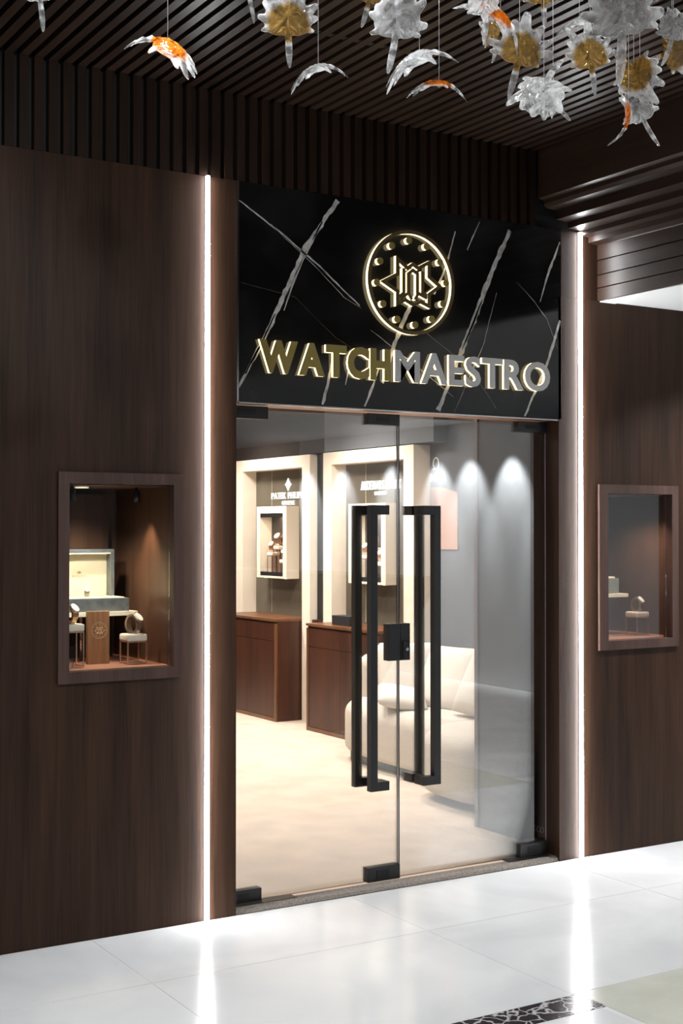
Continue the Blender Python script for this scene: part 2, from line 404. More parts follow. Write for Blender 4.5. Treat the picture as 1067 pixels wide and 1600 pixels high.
vein(fm, [(1.30,2.42,.4),(1.36,2.53,.9),(1.42,2.66,.4)], .012, 2, 22)
fm.build('wall_front_fascia', [M['marble'], M['vein'], M['veinbr']], **ST)
bx('trim_4', M['chrome'], (.139,.1475,-.003,.01,2.122,3.04), **ST)
bx('trim_5', M['chrome'], (.149,1.873,.001,.0118,2.1155,2.1215), **ST)

# vertical slats above the facade, ceiling slats
b_ = MB(); pitch = .0578; x = 1.737
while x > -3.9:
    b_.box(x-.036, x, -.0, .035, 3.041, 3.40); x -= pitch
b_.build('trim_6', M['slat'], **ST)
bx('wall_front_upper', M['black'], (-4.03,2.3,.036,.06,3.041,3.46), **ST)
b_ = MB(); x = 1.737
while x > -3.9:
    b_.box(x-.034, x, -7.0, -.0005, 3.40, 3.445); x -= pitch
# cross framing
b_.box(-.02,.55,-.78,-.75,3.405,3.44)
b_.build('ceiling', M['slat_y'], **ST)
bx('ceiling_void', M['black'], (-4.03,2.2,-7.0,.06,3.461,3.48), **ST)

# stepped timber bulkhead on the right, white soffit
prof = [(1.752,3.46),(1.752,3.175),(1.785,3.168),(1.785,3.150),(1.80,3.135),(1.859,3.128),(1.859,3.085),(1.936,3.080),(1.936,3.052),(2.0145,3.048),(2.0145,3.025),(2.066,3.022),(2.066,2.996),(2.121,2.99),
        (2.125,2.985),(2.125,2.918),(2.137,2.916),(2.125,2.912),(2.125,2.846),(2.137,2.844),(2.125,2.84),(2.125,2.782),(2.137,2.78),(2.125,2.776),(2.125,2.7165),(2.24,2.7165),(2.24,3.46)]
b_ = MB(); b_.prism(prof, 'y', -7.0, -.0005)
b_.build('wall_bulkhead', M['slat_y'], **ST)
b_ = MB(); b_.box(2.241,6.1,-14,-.0005,2.7165,2.76); b_.box(2.141,2.24,-14,-.0005,2.7120,2.7160)
b_.build('ceiling_soffit', M['soffit'], **ST)
# right-hand mall wall (seen mirrored in the door glass)
bx('wall_right', M['mallgrey'], (6.101,6.2,-9.72,0,0,2.76), **ST)
bx('wall_right_dark', M['malldark'], (6.101,6.2,-16,-9.722,0,2.76), **ST)
MB().prism([(-2.74,1.25),(-9.6,1.25),(-9.6,0.0),(-3.92,0.0)], 'x', 2.9, 3.3).build('mall_reflection_block', M['malldark'], **ST)  # added unseen dark block, shaped for the dark patch mirrored in the doors

# ------------------------------------------------------------ shop interior shell
bx('ceiling_shop', M['shopceil'], (-1.5,3.33,.191,7.6,2.70,2.74), **ST)
bx('wall_shop_back', M['darkwall'], (-1.5,3.33,7.6,7.7,0,2.75), **ST)
bx('wall_shop_left', M['stone'], (-1.6,-1.5,.19,7.6,0,2.75), **ST)
bx('wall_shop_right', M['greywall'], (3.331,3.43,.80,7.6,0,2.75), **ST)
# side partition by the door
b_ = MB(); b_.box(1.982,2.06,.191,.80,0,2.70); b_.box(2.06,3.33,.66,.80,0,2.70); b_.build('wall_partition', M['greypanel'], **ST)
bx('trim_7', M['panel_edge'], (1.972,1.981,.772,.80,.004,2.70), **ST)
# upper dark band over the portals, dark reveal between them
bx('wall_shop_upper', M['darkwall'], (3.20,3.33,4.43,6.9,2.225,2.70), **ST)
b_ = MB(); b_.box(3.20,3.33,2.9,4.43,2.225,2.70); b_.build('wall_shop_upper_right', M['greywall'], **ST)
bx('wall_shop_gap', M['black'], (3.25,3.33,4.416,4.629,.85,2.22), **ST)
bx('trim_8', M['cab'], (3.20,3.33,4.416,4.629,.004,.85), **ST)
bx('wall_shop_far', M['darkwall'], (3.20,3.33,5.972,7.6,0.004,2.224), **ST)

# ------------------------------------------------------------ LED strips
for (x, top, lab) in ((.0025,3.04,'tall white glowing light strip left of the shop door'), (2.008,3.04,'tall white glowing light strip right of the shop door')):
    t = empty('light_strip', (x,0,0), lab, 'light strip')
    bx('channel', M['ledch'], (x-.0105,x+.0105,-.004,-.0005,.002,top), t)
    pts = [(x+.0085*math.cos(a), -.004-.016*math.sin(a)) for a in [math.pi*k/8 for k in range(9)]]
    MB().prism(pts, 'z', .003, top-.002).build('diffuser', M['led'], t)

# ------------------------------------------------------------ doors
def leaf(nm, x0, x1, label, xs, sgn, patches):
    d = empty(nm, ((x0+x1)/2,.1,0), label, 'glass door', None, 'structure')
    pn = bx('pane', [M['glass'], M['glassedge']], (x0,x1,.094,.106,.022,2.10), d)
    for p_ in pn.data.polygons: p_.material_index = 0 if abs(p_.normal.y) > .5 else 1
    for (a,c,z0,z1) in patches:
        p = bx('patch_fitting', M['dark'], (a,c,.078,.122,z0,z1), d, .002)
        bx('cover_plate', M['black'], (a+.045,c-.06,.0755,.0785,z0+.015,z1-.015), p)
    # square pull handles, one each side, joined through the glass
    def pull(yf, ym, side):
        h = MB(); w_ = .034
        if sgn < 0: bx0, bx1, mx0, mx1 = xs-.036, xs, xs, xs+.062
        else: bx0, bx1, mx0, mx1 = xs, xs+.036, xs-.062, xs
        y0, y1 = sorted((yf, yf+(.034 if side<0 else -.034)))
        h.box(bx0,bx1,y0,y1,.435,1.70,.0015)
        for z0,z1 in ((.435,.475),(1.658,1.70)):
            h.box(mx0+(0 if sgn<0 else 0),mx1,y0,y1,z0,z1,.0015)
            # return to the glass
            ex0, ex1 = (mx1-.036,mx1) if sgn<0 else (mx0,mx0+.036)
            ya, yb = sorted((y1 if side<0 else y0, ym)); h.box(ex0,ex1,ya,yb,z0,z1,.0015)
        h.build('pull_handle', M['dark'], d)
    pull(.018, .093, -1); pull(.182, .107, 1)
    lk = bx('lock_case', M['dark'], ((.945,x1+.003,.078,.122,1.0,1.166) if sgn<0 else (x0-.003,1.062,.078,.122,1.0,1.166)), d, .002)
    bx('edge_seal', M['black'] if sgn>0 else M['chrome'], (x0-.0045,x0-.0005,.093,.107,.085,2.06) if sgn>0 else (x1-.001,x1+.001,.0925,.0938,.085,2.06), d)
    if sgn>0: bx('edge_trim', M['wire'], (x1+.0005,x1+.003,.093,.096,.085,2.06), d)
    if sgn > 0:
        bx('lock_cylinder', M['black'], (1.022,1.055,.070,.0775,1.01,1.085), lk)
        MB().cyl((1.040,.067,1.05),(1.040,.0697,1.05),.008).build('keyhole', M['chrome'], lk)
        MB().tube([(1.845+.010*math.cos(a),.0935,.135+.013*math.sin(a)) for a in [2*math.pi*k/24 for k in range(24)]], .0007, 6, closed=True).build('safety_mark', M['vein'], d)
leaf('door_1', .142, 1.006, 'left clear glass door leaf with black square pull handles', .848, -1, [(.142,.30,.02,.075),(.835,1.006,.02,.085),(.142,.33,2.062,2.115),(.835,1.006,2.062,2.112)])
leaf('door_2', 1.014, 1.868, 'right clear glass door leaf with black square pull handles', 1.155, 1, [(1.70,1.868,.02,.085),(1.69,1.868,2.062,2.112)])
# threshold carpet strip and floor plates
pts = [(.005,.001),(.012,.014),(.03,.021),(.07,.021),(.099,.012),(.099,.001)]
MB().prism([(y_,z_) for y_,z_ in pts], 'x', .139, 1.874).build('threshold_mat', M['mat'], label='narrow greige carpet strip along the foot of the glass doors', cat='mat')
for (a,c,l) in ((.20,.47,'dark metal floor plate under the left end of the glass doors'), (1.60,1.87,'dark metal floor plate under the right end of the glass doors')):
    bx('floor_plate', M['dark'] if a>1 else plain('bronze_plate',(.10,.085,.07),.4,.5), (a-.055 if a<1 else a,c-.02,.04,.092,.0215,.0235), label=l, cat='floor plate', group=None)

# ------------------------------------------------------------ backlit sign
def text_mesh(ch, height, bold=0.0, ext=.5, res=4):
    cu = bpy.data.curves.new('t', 'FONT'); cu.body = ch; cu.size = 1; cu.offset = bold; cu.resolution_u = res
    o = bpy.data.objects.new('t', cu); C.objects.link(o); bpy.context.view_layer.update()
    me = bpy.data.meshes.new_from_object(o.evaluated_get(bpy.context.evaluated_depsgraph_get()))
    bpy.data.objects.remove(o)
    return me
def glyph(b_, me, x0, x1, z0, z1, y0, y1, flip=False, axis='y'):
    """stretch a flat glyph mesh to a rectangle of the facade plane and extrude it"""
    xs_ = [v.co.x for v in me.vertices]; zs = [v.co.y for v in me.vertices]
    ax, bx_, az, bz = min(xs_), max(xs_), min(zs), max(zs)
    def P(v, y):
        u = x0+(v.x-ax)/(bx_-ax)*(x1-x0); q = z0+(v.y-az)/(bz-az)*(z1-z0)
        return (u,y,q) if axis=='y' else (y,u,q)
    A = [b_.b.verts.new(P(v.co,y0)) for v in me.vertices]; B = [b_.b.verts.new(P(v.co,y1)) for v in me.vertices]
    cnt = {}
    for p in me.polygons:
        vsx = list(p.vertices)
        for L in (A,B):
            try: b_.b.faces.new([L[i] for i in vsx]).material_index = b_.mi
            except ValueError: pass
        for i in range(len(vsx)):
            e = (vsx[i], vsx[(i+1)%len(vsx)]); cnt[e] = 1
    for (i,j) in cnt:
        if (j,i) not in cnt:
            try: b_.b.faces.new((A[i],A[j],B[j],B[i])).material_index = b_.mi
            except ValueError: pass
def word(s, xa, xb, bold, gap):
    ms = [text_mesh(c, 1, bold) for c in s]
    ws = []
    for me in ms:
        xs_ = [v.co.x for v in me.vertices] or [0,.3]; ws.append(max(xs_)-min(xs_))
    k = (xb-xa-gap*(len(s)-1))/sum(ws); out = []; x = xa
    for me, wd in zip(ms, ws):
        if len(me.vertices): out.append((me, x, x+wd*k))
        x += wd*k+gap
    return out
Z0, Z1 = 2.248, 2.388
seen = {}
for wd, (xa,xb), bold, gp, fmat, nm in (('WATCH',(.235,.890),.05,.006,'goldface','gold'), ('MAESTRO',(.915,1.805),.028,.008,'silverface','silver')):
    for i, (ch, (me, a, c)) in enumerate(zip(wd, word(wd, xa, xb, bold, gp))):
        nb = {'W':'first','H':'last'}.get(ch, '')
        prev = wd[i-1] if i else None; nxt = wd[i+1] if i+1 < len(wd) else None
        where = ('between '+prev+' and '+nxt) if prev and nxt else ('at the start of the '+nm+' word' if nxt else 'at the end of the '+nm+' word')
        g = empty('sign_letter', ((a+c)/2,0,Z0), f'backlit {nm} letter {ch} on the black marble, {where}', 'sign letter', 'backlit letters over the door')
        dd = .004
        fb = MB(); glyph(fb, me, a, c, Z0, Z1, -.022, -.018); fb.build('letter_face', M[fmat], g)
        fb = MB(); glyph(fb, me, a+.001, c-.001, Z0+.001, Z1-.001, -.0175, -.004); fb.build('letter_body', M['halo'], g)
# emblem
em = empty('clock_emblem', (1.003,0,2.463), 'round backlit gold clock emblem with twelve dots above the lettering', 'emblem')
def ring(b_, cx, cz, r0, r1, y0, y1, n=72):
    V = []
    for k in range(n):
        a = 2*math.pi*k/n; ca, sa = math.cos(a), math.sin(a)
        V.append([b_.b.verts.new((cx+r*ca, y, cz+r*sa)) for r,y in ((r0,y0),(r1,y0),(r1,y1),(r0,y1))])
    for k in range(n):
        A, B = V[k], V[(k+1)%n]
        for q in range(4):
            b_.b.faces.new((A[q],A[(q+1)%4],B[(q+1)%4],B[q]))
cx, cz = 1.003, 2.695
b_ = MB(); ring(b_, cx, cz, .2185, .2335, -.028, -.022); b_.build('ring_face', M['darkgold'], em)
b_ = MB(); ring(b_, cx, cz, .2195, .2325, -.0215, -.004); b_.build('ring_body', M['halo'], em)
for k in range(12):
    a = 2*math.pi*k/12+R(5); x, z = cx+.188*math.cos(a), cz+.188*math.sin(a)
    d_ = MB().cyl((x,-.028,z),(x,-.022,z),.0155,20).build('hour_dot', M['goldface'], em)
    MB().cyl((x,-.0215,z),(x,-.004,z),.0145,20).build('dot_body', M['halo'], d_)
# monogram strokes: crop pixels -> facade metres
def cz_(p):  # emblem drawing grid to metres about the emblem centre
    px, py = p
    u = (px-548)/836*.475; v = -(py-575-(px-545)*.115)/ (836*1.0)*.463*.86
    return (cx+u, cz+v)
def stroke(b_, pts, wd, y0, y1, closed=False):
    P = [Vector(cz_(p)) for p in pts]; n = len(P); Lf = []; Rt = []
    for i in range(n):
        a = P[i-1] if (i or closed) else None; c = P[(i+1)%n] if (i < n-1 or closed) else None
        d1 = (P[i]-a).normalized() if a is not None else None; d2 = (c-P[i]).normalized() if c is not None else None
        if d1 is None: d1 = d2
        if d2 is None: d2 = d1
        t = (d1+d2); t = t.normalized() if t.length > .01 else d1
        nrm = Vector((-t.y,t.x)); m_ = wd/2/max(.45, abs(nrm.dot(Vector((-d1.y,d1.x)))))
        Lf.append(P[i]+nrm*m_); Rt.append(P[i]-nrm*m_)
    for i in range(n if closed else n-1):
        j = (i+1)%n
        q = [Lf[i],Lf[j],Rt[j],Rt[i]]
        b_.prism([(v.x,v.y) for v in q], 'y', y0, y1)
ST_ = [
 ([(412,352),(505,440),(556,402),(605,440),(712,385),(712,520),(815,612),(712,688),(712,800),(632,757),(556,782),(482,735),(412,770),(412,655),(280,562),(412,495)], True, .0155),
 ([(470,440),(470,672),(425,706)], False, .014),
 ([(512,668),(512,492),(556,458),(600,492),(600,672),(690,722)], False, .014),
 ([(648,470),(648,668),(690,700)], False, .014),
 ([(430,735),(512,672),(545,735)], False, .012),
 ([(575,735),(600,690)], False, .012),
]
b_ = MB()
for i,(pts, cl, wd) in enumerate(ST_): stroke(b_, pts, wd, -.028-i*.0002, -.022, cl)
b_.build('monogram_face', M['darkgold'], em)
b_ = MB()
for i,(pts, cl, wd) in enumerate(ST_): stroke(b_, pts, wd*.9, -.0215-i*.0001, -.004, cl)
b_.build('monogram_body', M['halo'], em)

# ------------------------------------------------------------ small goods: stands and watches
def stand(name, loc, w_, h, label, group=None):
    x, y, z = loc; t = empty(name, loc, label, 'display stand', group)
    hw = w_/2; q = .0025
    for sx in (-1,1):
        for sy in (-1,1):
            cx_, cy_ = x+sx*(hw-q), y+sy*(hw-q); bx('leg', M['copper'], (cx_-q,cx_+q,cy_-q,cy_+q,z,z+h-.03), t)
    for zz in (z+.002, z+h-.034):
        b_ = MB(); b_.box(x-hw+2*q,x+hw-2*q,y-hw,y-hw+2*q,zz,zz+.004); b_.box(x-hw+2*q,x+hw-2*q,y+hw-2*q,y+hw,zz,zz+.004)
        b_.box(x-hw,x-hw+2*q,y-hw+2*q,y+hw-2*q,zz,zz+.004); b_.box(x+hw-2*q,x+hw,y-hw+2*q,y+hw-2*q,zz,zz+.004)
        b_.build('base_frame' if zz < z+.01 else 'top_frame', M['copper'], t)
    bx('cushion', M['cushion'], (x-hw-.002,x+hw+.002,y-hw-.002,y+hw+.002,z+h-.0295,z+h), t, .008)
    return t
def watch(loc, size, ang, label, strap, case, dial, group=None):
    """watch on a C-shaped holder: strap loop, case, dial; ang = facing about z"""
    s = size; t = empty('wristwatch', loc, label, 'watch', group)
    t.rotation_euler = (0,0,0)
    off = Vector(loc); ca, sa = math.cos(ang), math.sin(ang)
    def W(u, v, z): # u = sideways, v = towards the facing direction
        return (off.x+u*ca+v*sa, off.y+u*sa-v*ca, off.z+z)
    n = 28; rg = []
    for k in range(n):
        a = 2*math.pi*k/n
        v = .34*s*math.cos(a)*(1+.0); z = .5*s+.48*s*math.sin(a); hw = .23*s*(1+.25*max(0,math.cos(a-R(55)))) ; th_ = .055*s
        dv, dz = math.cos(a)*th_, math.sin(a)*th_
        rg.append([W(-hw,v-dv,z-dz),W(hw,v-dv,z-dz),W(hw,v+dv,z+dz),W(-hw,v+dv,z+dz)])
    b_ = MB(); V = [[b_.b.verts.new(p) for p in r_] for r_ in rg]
    for k in range(n):
        A, B = V[k], V[(k+1)%n]
        for q in range(4): b_.b.faces.new((A[q],A[(q+1)%4],B[(q+1)%4],B[q]))
    b_.build('strap', strap, t)
    a = R(42); cv, czz = .34*s*math.cos(a), .5*s+.48*s*math.sin(a); nv, nz = math.cos(a), math.sin(a)
    p0, p1, p2 = W(0,cv,czz), W(0,cv+nv*.11*s,czz+nz*.11*s), W(0,cv+nv*.125*s,czz+nz*.125*s)
    MB().cyl(p0,p1,.32*s,24).build('case', case, t); 
    MB().cyl(p1,p2,.27*s,24).build('dial', dial, t)
    b_ = MB(); b_.b.free(); b_.b = bmesh.new(); b_.cyl(W(0,0,0),W(0,0,.03*s),.12*s,16); b_.build('holder_foot', M['cushion'], t)
    return t

# ------------------------------------------------------------ display windows
def display_window(n, x0, x1, ix0, ix1, nx0, nx1, label):
    wn = empty(f'window_{n}', ((x0+x1)/2,0,1.0), label, 'display window', None, 'structure')
    b_ = MB(); z0, z1, iz0, iz1 = .998, 1.814, 1.042, 1.771
    # mitred picture frame standing slightly proud of the panelling, with a reveal behind
    for (a,b2,c,d) in (((x0,z0),(x1,z0),(ix1,iz0),(ix0,iz0)), ((x1,z0),(x1,z1),(ix1,iz1),(ix1,iz0)), ((x1,z1),(x0,z1),(ix0,iz1),(ix1,iz1)), ((x0,z1),(x0,z0),(ix0,iz0),(ix0,iz1))):
        b_.prism([a,b2,c,d], 'y', -.014, -.0005)
    b_.build('window_frame', M['frame'], wn)
    b_ = MB(); e = .010
    b_.box(ix0-e,ix0,0,.05,iz0,iz1); b_.box(ix1,ix1+e,0,.05,iz0,iz1); b_.box(ix0-e,ix1+e,0,.05,iz1,iz1+e); b_.box(ix0-e,ix1+e,0,.05,iz0-e,iz0)
    b_.build('reveal', M['jamb'], wn)
    bx('pane', M['glassw'], (ix0+.001,ix1-.001,.028,.034,iz0+.001,iz1-.001), wn)
    D = .655
    b_ = MB(); t_ = .012
    b_.box(nx0-t_,nx0,.061,D,iz0-.02,1.7665); b_.box(nx1,nx1+t_,.061,D,iz0-.02,1.7665); b_.box(nx0-t_,nx1+t_,D,D+t_,iz0-.02,1.7665)
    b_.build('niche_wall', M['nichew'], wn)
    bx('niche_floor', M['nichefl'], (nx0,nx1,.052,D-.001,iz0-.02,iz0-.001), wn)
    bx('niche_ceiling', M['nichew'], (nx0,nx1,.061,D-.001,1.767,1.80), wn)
    return wn
w1 = display_window(1, -.631,-.110,-.587,-.149,-.80,-.135, 'lit display window set in the walnut wall left of the door')
w2 = display_window(2, 2.124,2.660,2.181,2.616,2.02,2.72, 'lit display window set in the walnut wall right of the door')
FL = 1.041
bx('backing_panel', M['nichew'], (-.79,-.185,.60,.625,FL,1.745), label='dark wood backing panel standing at the rear of the left display window', cat='panel')
# track spots in the left window
for (x,y,l) in ((-.53,.12,'small black spotlight at the left end of the left display window ceiling'),(-.20,.25,'small black spotlight at the right end of the left display window ceiling')):
    t = empty('spotlight', (x,y,1.766), l, 'spotlight')
    MB().cyl((x,y,1.766),(x,y,1.75),.006,10).build('stem', M['dark'], t); MB().cyl((x,y,1.752),(x+.003,y,1.705),.014,18).build('lamp_head', M['dark'], t)
t = empty('recessed_downlight', (-.42,.30,1.7665), 'round recessed downlight in the ceiling of the left display window', 'downlight')
b_ = MB(); ring(b_, 0,0,.03,.04,0,.003,24); bmesh.ops.rotate(b_.b, verts=b_.b.verts, cent=(0,0,0), matrix=Matrix.Rotation(R(90),3,'X')); bmesh.ops.translate(b_.b, verts=b_.b.verts, vec=(-.42,.30,1.7632)); b_.build('trim_ring', M['chrome'], t)
MB().cyl((-.42,.30,1.7666),(-.42,.30,1.7650),.029,24).build('lens', emis('downlight_lens',(1,.8,.55),8), t)
spot('window_lamp', (-.42,.30,1.760), (-.42,.33,1.2), 18, 120, .7, (1,.86,.70), .02)
spot('window_lamp', (-.20,.25,1.70), (-.22,.24,1.1), 12, 80, .7, (1,.72,.46), .015)
spot('window_lamp', (-.53,.12,1.70), (-.42,.42,1.38), 16, 80, .6, (1,.90,.76), .015)
spot('window_lamp', (2.50,.14,1.76), (2.52,.28,1.1), 26, 120, .7, (1,.80,.66), .02)
# riser shelf
sh = empty('display_riser', (-.43,.40,FL), 'ivory shelf on slim legs in the left display window', 'riser')
bx('shelf_top', M['riser'], (-.70,-.172,.30,.53,1.232,1.250), sh, .001)
for x in (-.66,-.52,-.385): MB().cyl((x,.40,FL),(x,.40,1.2315),.006,12).build('leg', M['chrome'], sh)
bx('leg_panel', M['black'], (-.40,-.19,.535,.55,FL,1.25), sh)
# open presentation box
pb = empty('presentation_box', (-.38,.4,1.2505), 'open slate watch box with cream lining on the ivory shelf', 'box')
bx('box_base', M['boxgrey'], (-.60,-.205,.312,.50,1.2505,1.305), pb, .002)
bx('base_cushion', M['boxcream'], (-.585,-.222,.325,.47,1.3055,1.309), pb, .001)
ld = MB(); ld.box(-.60,-.225,.445,.50,1.3055,1.508); b2 = None
ld.b.free(); ld.b = bmesh.new()
ld.box(-.60,-.225,.485,.50,1.3055,1.508); ld.box(-.60,-.225,.43,.4845,1.495,1.508); ld.box(-.240,-.225,.43,.4845,1.3055,1.4945); ld.box(-.60,-.585,.43,.4845,1.3055,1.4945)
lid = ld.build('box_lid', M['boxgrey'], pb)
b_ = MB(); b_.box(-.584,-.241,.478,.4845,1.3095,1.4945); b_.box(-.584,-.241,.432,.4775,1.488,1.4945); b_.build('lid_lining', M['boxcream'], lid)
MB().cyl((-.43,.455,1.4875),(-.43,.455,1.4845),.026,20).build('lid_clasp', M['gold_print'], lid)
b_ = MB()
for me, a, c in word('ROLEX', -.394, -.334, 0, .003): glyph(b_, me, a, c, 1.388, 1.398, .4770, .4778)
b_.prism([(-.371,1.405),(-.357,1.405),(-.354,1.415),(-.360,1.410),(-.364,1.418),(-.368,1.410),(-.374,1.415)], 'y', .4770, .4778)
b_.build('lid_print', M['gold_print'], lid)
watch((-.36,.40,1.3092), .036, R(-10), 'small bracelet watch lying in the open slate box', M['watchsteel'], M['watchsteel'], M['dial'])
# engraved wooden block
wb = empty('engraved_block', (-.365,.258,FL), 'upright brown wooden block engraved with the round emblem', 'block')
bx('block_body', M['block'], (-.412,-.318,.25,.272,FL,1.256), wb, .001)
b_ = MB(); ring(b_, -.362,1.178,.0325,.0333,.2485,.2495,48)
for k in range(12):
    a = 2*math.pi*k/12; b_.cyl((-.362+.027*math.cos(a),.2485,1.178+.027*math.sin(a)),(-.362+.027*math.cos(a),.2495,1.178+.027*math.sin(a)),.0012,8)
for pts, cl, wd in ST_:
    P = [cz_(p) for p in pts]; P = [(-.362+(u-cx)*.145, 1.178+(v-cz)*.145) for u,v in P]
    q = P+([P[0]] if cl else [])
    for p0,p1 in zip(q,q[1:]): b_.tube([(p0[0],.249,p0[1]),(p1[0],.249,p1[1])], .0007, 6)
b_.build('engraving', M['pale_print'], wb)
stand('display_stand', (-.232,.205,FL), .085, .122, 'low rose gold display stand right of the wooden block')
watch((-.232,.203,FL+.1225), .078, R(38), 'silver bracelet watch on the low stand right of the wooden block', M['watchsteel'], M['watchsteel'], M['dial'])
stand('display_stand', (-.502,.205,FL), .085, .172, 'taller rose gold display stand at the left edge of the left window')
watch((-.505,.203,FL+.1725), .074, R(35), 'bracelet watch on the taller stand at the left window edge', M['watchgold'], M['watchsteel'], M['dial'])
MB().tube([(-.545+.016*math.cos(a),.10,FL+.018+.016*math.sin(a)) for a in [2*math.pi*k/24 for k in range(24)]], .002, 8, closed=True).build('display_ring', M['chrome'], label='small chrome ring standing on the left window floor', cat='ring')
# right window goods
sh = empty('display_riser', (2.36,.36,FL), 'ivory shelf on copper legs in the right display window', 'riser')
bx('shelf_top', M['riser'], (2.12,2.582,.27,.44,1.238,1.256), sh, .001)
for x in (2.15,2.425): bx('leg', M['copper'], (x-.008,x+.008,.30,.316,FL,1.2378), sh)
st = empty('display_box', (2.42,.35,1.2562), 'grey green ribbed box on the right window shelf', 'box')
b_ = MB()
for k in range(6): b_.box(2.30,2.535-.001*(k%2),.29,.42,1.2562+k*.0135,1.2562+k*.0135+.0127)
b_.build('box_body', M['boxgreen'], st); bx('box_cap', M['riser'], (2.30,2.515,.30,.41,1.3372,1.3455), st)
stand('display_stand', (2.602,.225,FL), .085, .122, 'rose gold display stand in the right display window')
watch((2.598,.222,FL+.1225), .072, R(22), 'watch with pale case and dark strap on the right window stand', M['watchgold'], M['watchsteel'], M['dial'])

# ------------------------------------------------------------ stone portals with cabinets and wall cases
def portal(y0, y1, label):
    t = empty('stone_portal', (3.255,(y0+y1)/2,.004), label, 'portal', 'beige stone portals in the shop')
    X0, X1, H, w_ = 3.18, 3.329, 2.215, .13
    b_ = MB(); b_.box(X0,X1,y0,y0+w_,.004,H); b_.box(X0,X1,y1-w_,y1,.004,H); b_.box(X0,X1,y0+w_,y1-w_,H-.10,H); b_.build('surround', M['stone'], t)
    b_ = MB(); b_.box(3.318,3.329,y0+w_,y1-w_,.846,H-.10); b_.build('back_panel', M['nichebk'], t)
    bx('panel_joint', M['pale_print'], (3.3165,3.3178,y1-w_-.30,y1-w_-.297,.86,H-.10), t)
    return t
portal(4.632,5.967,'beige stone portal at the far left with brown cabinet'); portal(3.124,4.415,'beige stone portal nearer the sofa')
def cabinet(y0, y1, label):
    t = empty('cabinet', (3.07,(y0+y1)/2,.004), label, 'cabinet', 'brown wooden cabinets under the portals')
    X0, X1 = 2.95, 3.316
    bx('carcass', M['cab'], (X0+.012,X1,y0,y1,.004,.83), t)
    b_ = MB(); e = .028
    b_.box(X0-.004,X0+.011,y0,y0+e,.004,.815); b_.box(X0-.004,X0+.011,y1-e,y1,.004,.815); b_.box(X0-.004,X0+.011,y0+e,y1-e,.004,.035); b_.build('face_frame', M['edge'], t)
    yc = (y0+y1)/2
    for a, c in ((y0+e+.002,yc-.002),(yc+.002,y1-e-.002)):
        bx('drawer_front', M['cab'], (X0,X0+.011,a,c,.67,.812), t); bx('door', M['cab'], (X0,X0+.011,a,c,.038,.666), t)
    bx('worktop', M['edge'], (X0-.006,X1,y0-.002,y1+.002,.8305,.850), t)
cabinet(4.785,5.835,'brown wooden cabinet in the farther portal'); cabinet(3.256,4.283,'brown wooden cabinet in the nearer portal beside the sofa')
def wall_case(y0, y1, label):
    t = empty('wall_display_case', (3.25,(y0+y1)/2,1.17), label, 'display case', 'cream wall display cases')
    X0, X1, z0, z1 = 3.19, 3.315, 1.172, 1.795; e = .062
    b_ = MB(); b_.box(X0,X1,y0,y0+e,z0,z1); b_.box(X0,X1,y1-e,y1,z0,z1); b_.box(X0,X1,y0+e,y1-e,z0,z0+.018); b_.box(X0,X1,y0+e,y1-e,z1-.06,z1); b_.build('case_body', M['stonebox'], t)
    bx('case_back', M['darkwall'], (X1-.008,X1,y0+e,y1-e,z0+.018,z1-.06), t)
    bx('black_strip', M['black'], (X0+.004,X0+.02,y0+e,y1-e,z0+.018,z0+.052), t); bx('black_strip', M['black'], (X0+.004,X0+.02,y0+e,y1-e,z1-.095,z1-.06), t)
    for yy in (y0+.06,y1-.12): MB().cyl((3.22,yy,z0-.003),(3.22,yy,z0-.0005),.013,14).build('under_light', M['signglow'], t)
    return t
wall_case(5.047,5.585,'cream wall display case with watches in the farther portal'); wall_case(3.511,4.043,'cream wall display case with watches behind the left door handle')
for (y,h,lab,wl,s) in ((5.40,.205,'copper watch stand at the left inside the farther wall case','dark watch on the left stand in the farther wall case',.085),
                 (5.285,.262,'tallest copper watch stand inside the farther wall case','rose gold watch on the tallest stand in the farther wall case',.10),
                 (5.175,.145,'lowest copper watch stand inside the farther wall case','watch on the lowest stand in the farther wall case',.085),
                 (3.87,.205,'copper watch stand at the left inside the nearer wall case','watch on the left stand in the nearer wall case',.085),
                 (3.765,.262,'middle copper watch stand inside the nearer wall case','watch on the middle stand in the nearer wall case',.09),
                 (3.655,.155,'lowest copper watch stand inside the nearer wall case','watch on the lowest stand in the nearer wall case',.085)):
    stand('watch_stand', (3.258,y,1.1905), .082, h, lab, 'watch stands in the wall cases')
    watch((3.256,y,1.1905+h+.0005), s, R(-75), wl, M['copper'] , M['watchgold'], M['dial'], 'watches in the wall cases')
area('case_lamp', (3.25,5.31,1.725), .06, 1.3, WARM, (3.25,5.31,1.2), 170); area('case_lamp', (3.25,3.78,1.725), .06, 1.3, WARM, (3.25,3.78,1.2), 170)
bx('jewellery_box', M['leather'], (3.03,3.14,3.77,4.03,.8505,.925), label='black leather box on the cabinet beside the sofa', cat='box', bev=.003)
